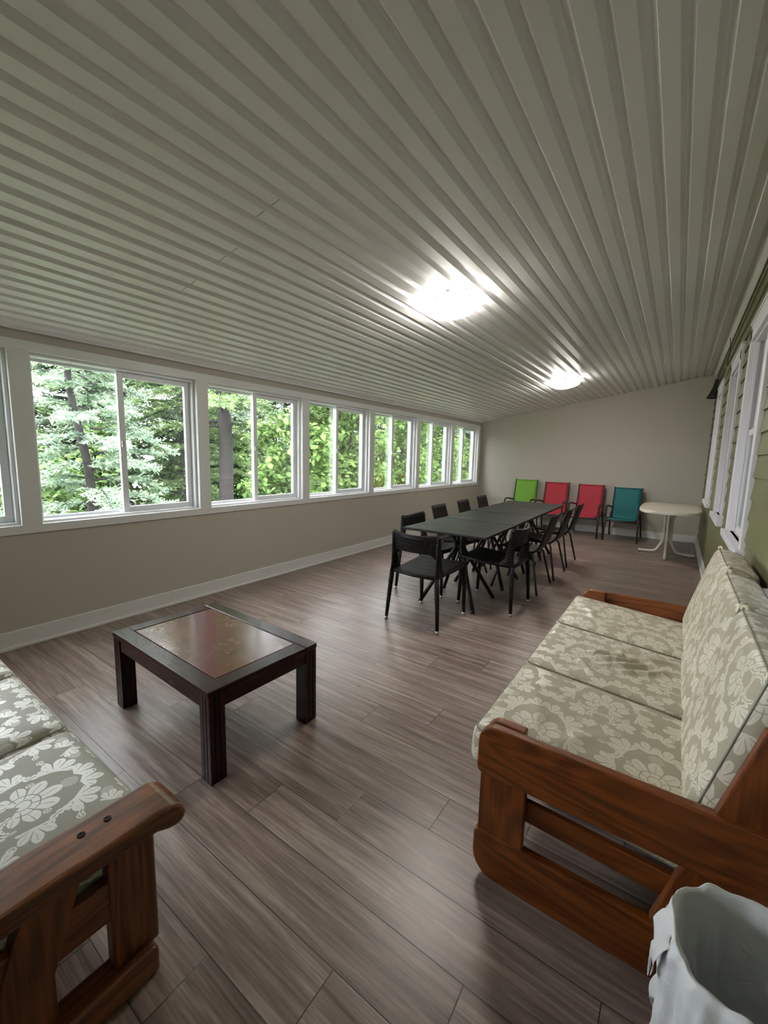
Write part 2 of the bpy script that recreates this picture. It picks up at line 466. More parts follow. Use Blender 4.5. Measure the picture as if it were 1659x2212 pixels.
def thing(name, label, cat, loc=(0, 0, 0), rz=0, group=None):
    o = bpy.data.objects.new(name, None); COL.objects.link(o); o.location = loc; o.rotation_euler = (0, 0, rz)
    o.empty_display_size = .1
    return tag(o, label, cat, group)
def struct(name, mb, mat, **k):
    o = obj(name, mb, mat, **k); o['kind'] = 'structure'; return o
def copy_tree(o, parent=None):
    c = o.copy(); COL.objects.link(c)
    if parent is not None: c.parent = parent
    for ch in list(o.children): copy_tree(ch, c)
    return c
def smooth_path(pts, n=6):
    """Catmull-Rom through the points"""
    P = [Vector(p) for p in pts]; out = []
    for i in range(len(P) - 1):
        a, b, c, d = P[max(i - 1, 0)], P[i], P[i + 1], P[min(i + 2, len(P) - 1)]
        for k in range(n):
            t = k / n
            out.append(.5 * ((2 * b) + (c - a) * t + (2 * a - 5 * b + 4 * c - d) * t * t + (3 * b - 3 * c + d - a) * t ** 3))
    out.append(P[-1]); return out

# ================================================================== ROOM
XR, YF, YB = 4.35, 9.72, -3.5
ZL, SLOPE = 2.3416, .1709
def zc(x): return ZL + SLOPE * x
SILL, HEAD = .923, 2.191
W0, WW, WP = 1.0905, 1.2975, 1.4183
struct('floor', MB().box(-.205, XR + .15, YB - .1, YF + .1, -.12, 0), M['floor'])
# left wall
mb = MB(); XW = -.015
mb.box(-.205, XW, YB, YF, -.1, SILL - .03)
mb.box(-.205, XW, YB, YF, HEAD + .03, ZL + .03)
ys = [YB] + [W0 + i * WP + k * WW for i in range(-3, 6) for k in (0, 1)] + [YF]
for i in range(0, len(ys), 2): mb.box(-.205, XW, ys[i] + .012 * (i > 0), ys[i + 1] - .012 * (i < len(ys) - 2), SILL - .03, HEAD + .03)
struct('wall_left', mb, M['wall'])
struct('wall_far', MB().prism([(-.205, -.1), (XR + .15, -.1), (XR + .15, zc(XR + .15) + .03), (-.205, zc(-.205) + .03)], YF, YF + .1), M['wall'])
struct('wall_back', MB().prism([(-.205, -.1), (XR + .15, -.1), (XR + .15, zc(XR + .15) + .03), (-.205, zc(-.205) + .03)], YB - .1, YB), M['wall'])
# clapboard wall on the right with openings for the house windows
HW = [(1.42, 2.52), (3.62, 4.72), (5.36, 6.40), (7.48, 8.52)]
HZ0, HZ1 = .93, 2.60
EXPO, LAP0 = .1415, .145
mb = MB()
def clap(y0, y1, z0, z1):
    k = 0
    while True:
        a = LAP0 + k * EXPO; b = a + EXPO; k += 1
        if a >= z1: break
        if b <= z0: continue
        a2, b2 = max(a, z0), min(b, z1)
        f = lambda z: XR - .008 + .015 * (z - a) / EXPO
        mb.prism([(f(a2), a2), (XR + .02, a2), (XR + .02, b2), (f(b2), b2)], y0, y1)
cuts = [YB] + [q for p in HW for q in p] + [YF]
for i in range(0, len(cuts), 2): clap(cuts[i], cuts[i + 1], LAP0, zc(XR) - .0)
for a, b in HW: clap(a, b, LAP0, HZ0); clap(a, b, HZ1, zc(XR))
core = MB()
struct('wall_right', mb, M['siding'])
core.box(XR + .1, XR + .15, YB, YF, -.1, zc(XR) + .1)
struct('wall_house', core, M['dark'])
# ceiling: beaded vinyl boards running the length of the room
prof = []
g0 = 1.919 - .112 * 17
x = -.06; prof.append((-.205, 0)); 
k = 0
while True:
    gx = g0 + .112 * k
    if gx > XR - .04: break
    if gx > .02:
        wd = .027 if k % 2 else .022; dp = .024 if k % 2 else .026
        prof += [(gx - wd, 0), (gx - wd * .45, dp * .75), (gx - wd * .15, dp), (gx + wd * .15, dp), (gx + wd * .45, dp * .75), (gx + wd, 0)]
    k += 1
prof.append((XR + .15, 0))
low = [(px, zc(px) + d) for px, d in prof]
topc = [(XR + .15, zc(XR + .15) + .08), (-.205, zc(-.205) + .08)]
mb = MB()
n = len(low)
mb.v = [(px, YB - .1, z) for px, z in low] + [(px, YF + .1, z) for px, z in low]
mb.f = [(i, i + 1, n + i + 1, n + i) for i in range(n - 1)]
o4 = len(mb.v)
mb.v += [(px, yy, z) for yy in (YB - .1, YF + .1) for px, z in topc]
mb.f.append((o4, o4 + 1, o4 + 3, o4 + 2))
mb.f += [(0, n, o4 + 3, o4 + 1), (n - 1, o4, o4 + 2, 2 * n - 1)]
struct('ceiling', mb, M['ceiling'])
# panel end joints: fine gaps across one board
mb = MB()
for px, py in [(2.094, 1.504), (1.658, 1.587), (1.208, 1.603), (2.239, 4.144), (1.376, 3.694), (2.502, 5.732), (2.9, 5.572), (2.689, 7.669), (1.596, 5.709), (1.393, 7.641), (2.226, 8.087), (2.78, 5.60)]:
    kk = math.floor((px - g0) / .112); xa, xb = g0 + kk * .112 + .026, g0 + (kk + 1) * .112 - .026
    for A, B in ((xa, xb), (xb + .052, xb + .112)):
        mb.add([(A, py - .002, zc(A) - .0008), (B, py - .002, zc(B) - .0008), (B, py + .002, zc(B) - .0008), (A, py + .002, zc(A) - .0008)], [(0, 1, 2, 3)])
struct('ceiling_panel_joint', mb, M['joint'], parent=bpy.data.objects['ceiling'], fix=False)
mb = MB().box(-.015, .022, YB, YF, ZL - .016, ZL + .012)
struct('trim_1', mb, M['ceiling'], bevel=.006)
mb = MB().prism([(XR - .05, zc(XR - .05) - .004), (XR - .016, zc(XR) - .03), (XR - .01, zc(XR) - .03), (XR - .01, zc(XR) + .01), (XR - .05, zc(XR - .05) + .01)], YB, YF)
struct('trim_2', mb, M['ceiling'])
# baseboards
def base(name, x0, x1, y0, y1, shoe):
    mb = MB().box(x0, x1, y0, y1, 0, .138); mb.box(*shoe, 0, .022)
    return struct(name, mb, M['trim'], bevel=.004)
base('baseboard_left', XW, .004, YB, YF - .02, (XW, .02, YB, YF - .02))
base('baseboard_far', XW, XR, YF - .018, YF, (XW, XR, YF - .032, YF))
base('baseboard_right', XR - .022, XR + .02, YB, YF - .02, (XR - .034, XR, YB, YF - .02))
base('baseboard_back', XW, XR, YB, YB + .018, (XW, XR, YB, YB + .03))
# casing of the window row
CH, CS = 2.262, .858
struct('trim_3', MB().box(XW - .05, 0, YB, 9.575, HEAD, CH), M['trim'], bevel=.003)
struct('trim_4', MB().box(XW - .05, 0, YB, 9.575, CS, SILL), M['trim'], bevel=.003)
for i in range(0, len(ys), 2):
    y0, y1 = ys[i], ys[i + 1]
    if i == len(ys) - 2: y1 = 9.575
    struct('trim_%d' % (5 + i // 2), MB().box(XW - .05, 0, y0, y1, SILL, HEAD), M['trim'])
# windows of the left wall
def ring(mb, x0, x1, y0, y1, z0, z1, t, tb=None):
    tb = tb or t
    mb.box(x0, x1, y0, y0 + t, z0, z1); mb.box(x0, x1, y1 - t, y1, z0, z1)
    mb.box(x0, x1, y0 + t, y1 - t, z0, z0 + tb); mb.box(x0, x1, y0 + t, y1 - t, z1 - t, z1)
for i in range(-3, 6):
    a = W0 + i * WP; b = a + WW; mid = (a + b) / 2
    mb = MB(); ring(mb, -.190, -.045, a, b, SILL, HEAD, .022, .018)
    fr = struct('window_%d' % (i + 4), mb, M['vinyl'], bevel=.002)
    mb = MB(); ring(mb, -.175, -.150, a + .022, mid + .02, SILL + .018, HEAD - .022, .022)
    obj('fixed_sash', mb, M['vinyl'], fr, bevel=.002)
    obj('pane', MB().box(-.164, -.160, a + .042, mid + .001, SILL + .038, HEAD - .042), M['glass'], fr)
    mb = MB(); ring(mb, -.130, -.096, mid - .028, b - .022, SILL + .018, HEAD - .022, .05)
    sa = obj('sliding_sash', mb, M['vinyl'], fr, bevel=.003)
    obj('pane', MB().box(-.115, -.111, mid + .02, b - .070, SILL + .066, HEAD - .070), M['glass'], sa)
    obj('latch', MB().box(-.098, -.080, mid - .018, mid + .004, 1.52, 1.575), M['latch'], sa, bevel=.003)
    obj('insect_screen', MB().add([(-.182, mid + .02, SILL + .03), (-.182, b - .03, SILL + .03), (-.182, b - .03, HEAD - .03), (-.182, mid + .02, HEAD - .03)], [(0, 1, 2, 3)]), M['screen'], fr, fix=False)
    mb = MB()
    for z in (SILL + .13, HEAD - .17): mb.box(-.180, -.176, b - .095, b - .072, z, z + .03)
    obj('screen_tab', mb, M['tab'], fr)
# windows of the house wall
for i, (a, b) in enumerate(HW):
    mb = MB(); XC = XR - .026
    mb.box(XC, XR + .005, a, a + .095, HZ0, HZ1); mb.box(XC, XR + .005, b - .095, b, HZ0, HZ1)
    mb.box(XC, XR + .005, a - .01, b + .01, HZ1 - .1, HZ1 + .04)
    mb.box(XC - .008, XR, a - .015, b + .015, HZ1 + .04, HZ1 + .06)
    hw = struct('window_%d' % (i + 10), mb, M['oldtrim'], bevel=.004)
    obj('sill', MB().box(XR - .052, XR + .11, a - .05, b + .05, HZ0 - .056, HZ0), M['oldtrim'], hw, bevel=.004)
    mb = MB()
    mb.box(XR, XR + .09, a + .075, a + .1, HZ0, HZ1 - .08); mb.box(XR, XR + .09, b - .1, b - .075, HZ0, HZ1 - .08); mb.box(XR, XR + .09, a + .08, b - .08, HZ1 - .12, HZ1 - .08)
    mb.box(XR + .012, XR + .03, b - .125, b - .1, HZ0, HZ1 - .12); mb.box(XR + .012, XR + .03, a + .1, a + .125, HZ0, HZ1 - .12)
    obj('jamb', mb, M['oldtrim'], hw, bevel=.002)
    zm = 1.76
    for q, (x0, z0, z1) in enumerate(((XR + .032, HZ0, zm + .02), (XR + .058, zm - .02, HZ1 - .12))):
        mb = MB(); ring(mb, x0, x0 + .026, a + .1, b - .1, z0, z1, .05, .06)
        s_ = obj('lower_sash' if q == 0 else 'upper_sash', mb, M['oldtrim'], hw, bevel=.003)
        obj('pane', MB().box(x0 + .012, x0 + .014, a + .149, b - .149, z0 + .059, z1 - .049), M['glass'], s_)
    obj('blind', MB().box(XR + .09, XR + .094, a + .1, b - .1, HZ0, HZ1 - .1), M['blind'], hw)

# ================================================================== CEILING LAMPS
def lamp(px, py, label):
    t = thing('ceiling_light', label, 'ceiling light', (px, py, zc(px)), 0, 'round ceiling lights')
    t.rotation_euler = (0, -math.atan(SLOPE), 0)
    obj('base', MB().lathe([(.175, .006), (.18, -.012), (.17, -.026)], 40), M['trim'], t, smooth=True)
    d = MB().lathe([(.19, -.026), (.198, -.034), (.199, -.046), (.192, -.062), (.18, -.080), (.14, -.095), (.09, -.104), (.04, -.108), (.001, -.1085)], 48)
    obj('glass_dome', d, M['lampglow'], t, smooth=True)
    for k in range(3):
        an = 2 * PI * k / 3 + 1.2
        obj('clip', MB().box(.208 * math.cos(an) - .008, .208 * math.cos(an) + .008, .208 * math.sin(an) - .008, .208 * math.sin(an) + .008, -.036, -.016), M['latch'], t, bevel=.003)
    obj('finial_ring', MB().tube([(.085 * math.cos(q * PI / 12), .085 * math.sin(q * PI / 12), -.1075) for q in range(25)], .003, 6, caps=False), M['latch'], t, smooth=True)
    return t
lamp(2.335, 3.20, 'round lit dome lamp on the ceiling, the nearer and larger of the two')
lamp(2.35, 7.25, 'round lit dome lamp on the ceiling near the far beige wall')

# wall lamp and cable on the house wall
t = thing('outdoor_wall_light', 'black hooded wall light high on the green wall beside the farthest house window', 'wall light', (XR - .016, 9.0, 2.72))
mb = MB()
def hood(u, v):
    an = (u - .5) * PI; rr = .035 + .080 * v ** 1.6
    return (-math.cos(an) * rr * 1.15, math.sin(an) * rr, .16 - .30 * v)
mb.grid(hood, 20, 14)
obj('hood', mb, M['lamp_black'], t, smooth=True, solid=.006)
obj('back_plate', MB().box(-.008, .004, -.06, .06, -.1, .15), M['lamp_black'], t, bevel=.004)
t = thing('hanging_cable', 'thin black cable dangling from the ceiling edge with a pale tag beside a house window', 'cable', (XR - .03, 7.0, 2.6))
obj('wire', MB().tube(smooth_path([(-.012, -.02, zc(XR) - 2.61), (-.004, -.11, .38), (.004, -.10, .30), (-.002, .02, .20), (.0, .02, .13)]), .004, 6), M['cable'], t, smooth=True)
obj('tag', MB().box(-.006, .004, .0, .04, -.04, .13), M['tag'], t)

# ================================================================== DINING TABLES
def dining_table():
    t = thing('dining_table', '', 'table', group='charcoal square tables joined in a row')
    h = .433
    obj('tabletop', MB().prism([(-h, -h), (h, -h), (h, h), (-h, h)], .768, .795, 'z'), M['diningtop'], t, bevel=.007, seg=3)
    obj('mounting_plate', MB().box(-.13, .13, -.13, .13, .750, .768), M['tabletube'], t)
    obj('hub', MB().lathe([(.03, .56), (.034, .57), (.034, .60), (.03, .61)], 16), M['tabletube'], t, smooth=True)
    for sx in (-1, 1):
        for sy in (-1, 1):
            p = [(sx * .085, sy * .075, .752), (sx * .045, sy * .045, .67), (sx * .032, sy * .03, .585), (sx * .06, sy * .055, .51), (sx * .29, sy * .285, .012)]
            pts = smooth_path(p[:4], 6) + [Vector(p[3]).lerp(Vector(p[4]), q) for q in (.3, .65, 1)]
            lg = obj('leg', MB().tube(pts, .0195, 12), M['tabletube'], t, smooth=True)
            obj('foot_cap', MB().tube([(sx * .282, sy * .277, .028), (sx * .29, sy * .285, 0)], .0215, 12), M['blackmetal'], lg, smooth=True)
    return t
dt = dining_table()
DL = ['nearest of the four charcoal square tables, with the wicker chair at its open end', 'second charcoal square table from the near end of the row', 'third charcoal square table from the near end of the row', 'charcoal square table at the far end of the row, closest to the bright sling chairs']
for i, (px, py) in enumerate([(2.145, 3.970), (2.123, 4.858), (2.10, 5.745), (2.078, 6.632)]):
    o = dt if i == 0 else copy_tree(dt)
    o.location = (px, py, 0); o.rotation_euler = (0, 0, .025); o['label'] = DL[i]

# ================================================================== WICKER CHAIRS
def wicker_chair():
    t = thing('wicker_chair', '', 'chair', group='black wicker chairs with open backs')
    def seat(u, v):
        yy = -.265 + .54 * v; hw = .218 + .026 * v
        xx = (u * 2 - 1) * hw
        return (xx, yy, .468 + .030 * v + .010 * (abs(u * 2 - 1) ** 3) - .006 * math.sin(PI * v))
    obj('seat', MB().grid(seat, 20, 20), M['wick_seat'], t, smooth=True, solid=.034)
    rim = [Vector(seat(0, 0)), Vector(seat(.5, 0)), Vector(seat(1, 0)), Vector(seat(1, .5)), Vector(seat(1, 1)), Vector(seat(.5, 1)), Vector(seat(0, 1)), Vector(seat(0, .5)), Vector(seat(0, 0))]
    obj('seat_rim', MB().tube([p + Vector((0, 0, -.006)) for p in rim], .017, 8), M['wick_leg'], t, smooth=True)
    def back(u, v):
        xx = (u * 2 - 1) * (.226 + .006 * v)
        return (xx, -.232 - .018 * v - .052 * (1 - (u * 2 - 1) ** 2), (.672 - .075 * max(0, (abs(u * 2 - 1) - .62) / .38) ** 2) * (1 - v) + (.834 - .022 * (1 - (u * 2 - 1) ** 2)) * v)
    obj('backrest', MB().grid(back, 24, 10), M['wick_back'], t, smooth=True, solid=.026)
    top = [Vector(back(q / 12, 1)) for q in range(13)]
    obj('backrest_edge', MB().tube(top, .015, 8), M['wick_leg'], t, smooth=True)
    for s in (-1, 1):
        # wide woven upright that flares forward into the seat
        a = [(s * .228, -.252, .832), (s * .229, -.246, .74), (s * .230, -.240, .64), (s * .231, -.230, .55), (s * .233, -.205, .475)]
        wv = [.020, .028, .034, .046, .095]
        pts = smooth_path(a, 4); ws = [wv[min(int(q / 4), 4)] + (wv[min(int(q / 4) + 1, 4)] - wv[min(int(q / 4), 4)]) * ((q % 4) / 4) for q in range(len(pts))]
        vs, fs = [], []
        for p, wd in zip(pts, ws):
            for j in range(12):
                an = 2 * PI * j / 12; vs.append((p.x + math.cos(an) * .022, p.y + math.sin(an) * wd, p.z))
        for q in range(len(pts) - 1):
            for j in range(12): fs.append((q * 12 + j, q * 12 + (j + 1) % 12, q * 12 + 12 + (j + 1) % 12, q * 12 + 12 + j))
        fs += [tuple(range(12)), tuple(range(len(vs) - 12, len(vs)))]
        obj('back_post', MB().add(vs, fs), M['wick_back'], t, smooth=True)
        for top_, foot in (((s * .233, -.268, .475), (s * .272, -.292, .0)), ((s * .232, .250, .490), (s * .240, .272, .0))):
            A, B = Vector(top_), Vector(foot); c = B.lerp(A, .062)
            lg = obj('leg', MB().tube([A, A.lerp(c, .2), A.lerp(c, .6), c], [.020, .022, .019, .0155], 12), M['wick_leg'], t, smooth=True)
            obj('foot_cap', MB().tube([c, B], .0155, 12), M['chrome'], lg, smooth=True)
    return t
wc = wicker_chair()
for i, (px, py, rz, lab) in enumerate([
        (2.130, 3.355, -.035, 'black wicker chair with open back at the near end of the table row'),
        (2.470, 4.125, PI / 2 - .02, 'black wicker chair with curved open back on the right side of the nearest table'),
        (1.715, 4.150, -PI / 2 + .0, 'black wicker chair with open back tucked in on the window side of the nearest table')]):
    o = wc if i == 0 else copy_tree(wc)
    o.location = (px, py, 0); o.rotation_euler = (0, 0, rz); o['label'] = lab

# ================================================================== SHELL CHAIRS
def shell_chair():
    t = thing('shell_chair', '', 'chair', group='dark woven shell chairs with tube legs')
    pr = smooth_path([(0, .235, .462), (0, .20, .482), (0, .05, .468), (0, -.10, .455), (0, -.185, .470), (0, -.235, .530), (0, -.285, .68), (0, -.345, .872)], 5)
    def sh(u, v):
        q = v * (len(pr) - 1); i = min(int(q), len(pr) - 2); p = pr[i].lerp(pr[i + 1], q - i)
        hw = .205 - .022 * max(0, v - .55) / .45
        e = (u * 2 - 1)
        return (e * hw, p.y + .016 * (e * e) * max(0, v - .5) * 2, p.z + .010 * e * e * (v < .5))
    obj('shell_seat', MB().grid(sh, 12, 34), M['shell'], t, smooth=True, solid=.018)
    obj('top_edge', MB().tube([sh(q / 10, 1) for q in range(11)], .011, 8), M['wick_leg'], t, smooth=True)
    obj('underframe', MB().box(-.13, .13, -.15, .15, .425, .440), M['tabletube'], t)
    for sx in (-1, 1):
        for y0, y1 in ((-.17, -.262), (.16, .262)):
            p = smooth_path([(sx * .10, y0 * .7, .432), (sx * .17, y0 * .9, .430), (sx * .212, y0 * 1.03, .405), (sx * .228, y0 * 1.10, .345)], 5) + [Vector((sx * .265, (y0 * 1.10 + y1) / 2, .17)), Vector((sx * .298, y1, 0))]
            obj('leg', MB().tube(p, .0125, 10), M['slingframe'], t, smooth=True)
    return t
sc_ = shell_chair()
for i, (px, py, rz, lab) in enumerate([
        (2.52, 4.955, PI / 2, 'dark shell chair on the right of the tables, directly behind the right wicker chair'),
        (2.535, 5.665, PI / 2, 'middle one of the three dark shell chairs on the right of the tables'),
        (2.52, 6.470, PI / 2, 'farthest dark shell chair on the right of the tables, before the red sling chairs'),
        (1.735, 4.885, -PI / 2, 'dark chair back on the window side, just behind the tucked wicker chair'),
        (1.715, 5.685, -PI / 2, 'middle one of the three dark chair backs on the window side of the tables'),
        (1.650, 6.560, -PI / 2, 'farthest dark chair back on the window side, nearest the room corner')]):
    o = sc_ if i == 0 else copy_tree(sc_)
    o.location = (px, py, 0); o.rotation_euler = (0, 0, rz); o['label'] = lab

# ================================================================== SLING CHAIRS (face the camera, built facing -y)
def sling_chair(mat, px, py, rz, label, hgt=1.0, group='bright sling chairs along the far wall'):
    t = thing('sling_chair', label, 'chair', (px, py, 0), rz, group)
    fab = smooth_path([(0, -.335, .405), (0, -.30, .425), (0, -.05, .395), (0, .135, .375), (0, .19, .42), (0, .235, .60), (0, .285, .80), (0, .335, .985 * hgt)], 5)
    obj('sling', MB().grid(lambda u, v: ((u * 2 - 1) * (.232), fab[min(int(v * (len(fab) - 1) + .5), len(fab) - 1)].y, fab[min(int(v * (len(fab) - 1) + .5), len(fab) - 1)].z - .012 * math.sin(PI * u)), 8, len(fab) - 1), mat, t, smooth=True, solid=.006)
    for s in (-1, 1):
        obj('side_rail', MB().tube([(s * .240, p.y, p.z) for p in fab] + [(s * .240, .34, 1.0 * hgt)], .0125, 8), M['slingframe'], t, smooth=True)
        lg = [(s * .282, -.375, 0), (s * .278, -.36, .25), (s * .272, -.345, .46)]
        arm = smooth_path([(s * .272, -.345, .46), (s * .271, -.335, .57), (s * .272, -.28, .635), (s * .272, -.19, .645), (s * .268, -.02, .628), (s * .255, .16, .60), (s * .243, .232, .590)], 5)
        obj('leg', MB().tube(lg, .0165, 10), M['slingframe'], t, smooth=True)
        obj('armrest', MB().tube(arm, .017, 10), M['slingframe'], t, smooth=True)
        obj('leg', MB().tube(smooth_path([(s * .246, .20, .50), (s * .262, .24, .40), (s * .272, .30, .22), (s * .280, .365, 0)], 4), .0155, 10), M['slingframe'], t, smooth=True)
    obj('crossbar', MB().tube([(-.275, -.335, .375), (0, -.335, .372), (.275, -.335, .375)], .013, 8), M['slingframe'], t, smooth=True)
    obj('back_bar', MB().tube([(-.24, .337, .985 * hgt), (0, .345, .985 * hgt), (.24, .337, .985 * hgt)], .011, 8), mat, t, smooth=True)
    return t
sling_chair(M['green'], 1.165, 9.27, 0.02, 'lime green sling chair against the far wall, partly hidden by the tables', 1.05)
sling_chair(M['red'], 1.815, 9.27, 0.0, 'red sling chair beside the lime green one at the far wall', 1.02)
sling_chair(M['red'], 2.485, 9.27, -.02, 'red sling chair beside the teal one at the far wall', 1.01)
sling_chair(M['teal'], 3.155, 9.27, -.02, 'teal sling chair at the far wall between a red chair and the white table', .985)

# ================================================================== WHITE OVAL TABLE
t = thing('pedestal_table', 'white oval table on a curved tube pedestal in the far right corner', 'table', (3.89, 8.2, 0))
def oval(a, b, n=56, e=2.9):
    out = []
    for k in range(n):
        q = 2 * PI * k / n; cx_, sy_ = math.cos(q), math.sin(q)
        out.append((a * math.copysign(abs(cx_) ** (2 / e), cx_), b * math.copysign(abs(sy_) ** (2 / e), sy_)))
    return out
obj('tabletop', MB().prism(oval(.400, .85, 56, 3.5), .776, .784, 'z'), M['laminate'], t)
obj('edge_band', MB().prism(oval(.412, .862, 56, 3.5), .735, .778, 'z'), M['whitetube'], t, bevel=.010, seg=3)
for an, ln in ((PI * 1.01, .39), (-PI * .01, .39), (-PI / 2, .53), (PI / 2, .53)):
    ca, sa_ = math.cos(an), math.sin(an)
    pts = [(ln, .027), (ln * .62, .03), (ln * .38 if ln < .5 else ln * .3, .048), (.10, .12), (.052, .24), (.046, .42), (.052, .60), (.095, .69), (.17, .733)]
    obj('leg', MB().tube(smooth_path([(r * ca, r * sa_, z) for r, z in pts], 5), .0225, 12), M['whitetube'], t, smooth=True)
    obj('foot_pad', MB().lathe([(.016, 0), (.016, .012)], 12, (ln * .95 * ca, ln * .95 * sa_, 0)), M['blackmetal'], t)

# ================================================================== COFFEE TABLE
t = thing('coffee_table', 'low square dark mahogany coffee table with a scratched glossy top', 'coffee table', (1.862, 1.306, 0), -.031)
HX, HY, TZ = .505, .327, .455
for q in (-1, 1):
    e0, e1 = sorted((q * HY, q * (HY - .085))); obj('top_frame_rail', MB().box(-HX, HX, e0, e1, TZ - .03, TZ), M['mahog_x'], t, bevel=.005)
    e0, e1 = sorted((q * HX, q * (HX - .085))); obj('top_frame_rail', MB().box(e0, e1, -HY + .085, HY - .085, TZ - .03, TZ - .0004), M['mahog_y'], t, bevel=.004)
obj('top_panel', MB().box(-HX + .089, HX - .089, -HY + .089, HY - .089, TZ - .028, TZ - .002), M['tabletop'], t, bevel=.002)
for q in (-1, 1):
    e0, e1 = sorted((q * (HY - .008), q * (HY - .028))); obj('apron', MB().box(-HX + .03, HX - .03, e0, e1, TZ - .10, TZ - .03), M['mahog_x'], t, bevel=.003)
    e0, e1 = sorted((q * (HX - .008), q * (HX - .028))); obj('apron', MB().box(e0, e1, -HY + .03, HY - .03, TZ - .10, TZ - .03), M['mahog_y'], t, bevel=.003)
for sx in (-1, 1):
    for sy in (-1, 1):
        # square post with a fluted outer edge on both faces
        L, g = .078, .005
        out = [(0, 0), (L * .30, 0), (L * .30, g), (L * .36, g), (L * .36, 0), (L * .62, 0), (L * .62, g), (L * .68, g), (L * .68, 0), (L, 0), (L, L), (0, L), (0, L * .68), (g, L * .68), (g, L * .62), (0, L * .62), (0, L * .36), (g, L * .36), (g, L * .30), (0, L * .30)]
        poly = [(sx * (HX - .004 - a), sy * (HY - .004 - b)) for a, b in out]
        obj('leg', MB().prism(poly, 0, TZ - .03, 'z'), M['mahog_z'], t)
tag(obj('floor_speck', MB().lathe([(.004, 0), (.005, .002), (.001, .004)], 8), M['dark'], loc=(2.36, 2.02, 0)), 'tiny dark speck of dirt on the floor to the right of the coffee table', 'speck')

# ================================================================== CUSHIONS
def cushion(name, size, mat, puff=.02, wrinkle=None, n=(22, 22, 6), rnd=.045, ofs=(0, 0)):
    """rounded box with a domed face, box-mapped UVs in metres"""
    sx, sy, sz = size; bm = bmesh.new(); uvl = bm.loops.layers.uv.new('UVMap')
    vm = {}
    def P(i, j, k):
        a, b, c = (i / n[0] * 2 - 1), (j / n[1] * 2 - 1), (k / n[2] * 2 - 1)
        p = Vector((a * sx / 2, b * sy / 2, c * sz / 2))
        inn = Vector((max(-sx / 2 + rnd, min(sx / 2 - rnd, p.x)), max(-sy / 2 + rnd, min(sy / 2 - rnd, p.y)), max(-sz / 2 + rnd, min(sz / 2 - rnd, p.z))))
        d = p - inn
        if d.length > 1e-6:
            m_ = max(abs(d.x), abs(d.y), abs(d.z)); p = inn + d.normalized() * m_
        ed = (1 - a ** 4) * (1 - b ** 4)
        p.z += c * puff * ed
        if wrinkle and c > 0: p.z += c * wrinkle(a, b) * ed
        return p
    def V(i, j, k):
        key = (i, j, k)
        if key not in vm: vm[key] = bm.verts.new(P(i, j, k))
        return vm[key]
    def face(idx, ax):
        f = bm.faces.new([V(*q) for q in idx]); f.smooth = True
        for lp, q in zip(f.loops, idx):
            g = (q[0] / n[0] * sx, q[1] / n[1] * sy, q[2] / n[2] * sz)
            lp[uvl].uv = {'z': (g[0], g[1]), 'y': (g[0], g[2]), 'x': (g[2], g[1])}[ax]
            lp[uvl].uv = (lp[uvl].uv[0] + ofs[0], lp[uvl].uv[1] + ofs[1])
    for i in range(n[0]):
        for j in range(n[1]):
            face([(i, j, n[2]), (i + 1, j, n[2]), (i + 1, j + 1, n[2]), (i, j + 1, n[2])], 'z')
            face([(i, j, 0), (i, j + 1, 0), (i + 1, j + 1, 0), (i + 1, j, 0)], 'z')
    for k in range(n[2]):
        for i in range(n[0]):
            face([(i, 0, k), (i + 1, 0, k), (i + 1, 0, k + 1), (i, 0, k + 1)], 'y'); face([(i, n[1], k), (i, n[1], k + 1), (i + 1, n[1], k + 1), (i + 1, n[1], k)], 'y')
        for j in range(n[1]):
            face([(0, j, k), (0, j, k + 1), (0, j + 1, k + 1), (0, j + 1, k)], 'x'); face([(n[0], j, k), (n[0], j + 1, k), (n[0], j + 1, k + 1), (n[0], j, k + 1)], 'x')
    me = bpy.data.meshes.new(name); bm.to_mesh(me); bm.free(); me.materials.append(mat)
    o = bpy.data.objects.new(name, me); COL.objects.link(o)
    # piping along the seams
    for c in (-1, 1):
        ex, ey, z = sx / 2 - rnd * .28, sy / 2 - rnd * .28, c * (sz / 2 - rnd * .28)
        rr = rnd * .6; pts = []
        for cxx, cyy, a0 in ((1, 1, 0), (-1, 1, 90), (-1, -1, 180), (1, -1, 270)):
            for q in range(5):
                an = R(a0 + q * 22.5); pts.append((cxx * (ex - rr) + rr * math.cos(an), cyy * (ey - rr) + rr * math.sin(an), z))
        pts.append(pts[0])
        obj('piping', MB().tube(pts, .0028, 6, caps=False), M['piping'], o, smooth=True)
    return o
def ridge(x0, y0, dx, dy, wd, ln, h):
    def f(a, b):
        u, v = a - x0, b - y0; L = math.hypot(dx, dy); p = (u * dx + v * dy) / L; q = (-u * dy + v * dx) / L + .25 * p * p
        return h * math.exp(-(q / wd) ** 2) * math.exp(-(p / ln) ** 4)
    return f
def fold(cx, cy, r0, th0, half, wd, h):
    def f(a, b):
        u, v = a - cx, b - cy; r = math.hypot(u, v); d = (math.atan2(v, u) - th0 + PI) % (2 * PI) - PI
        return h * math.exp(-((r - r0 - .05 * math.sin(5 * d)) / wd) ** 2) * math.exp(-(d / half) ** 4)
    return f
WR = [fold(-.35, .45, .42, -.75, .75, .045, .020), fold(-.35, .45, .60, -.70, .60, .045, .022), fold(-.35, .45, .78, -.62, .55, .045, .022), fold(-.35, .45, .96, -.60, .42, .045, .018),
      fold(.1, 1.0, .45, -1.1, .8, .045, .018), fold(.1, 1.0, .68, -.75, .55, .045, .016), fold(-.6, -.9, .5, .9, .7, .06, .012)]
def wrinkled(a, b): return 1.15 * sum(f(a, b) for f in WR) - .009
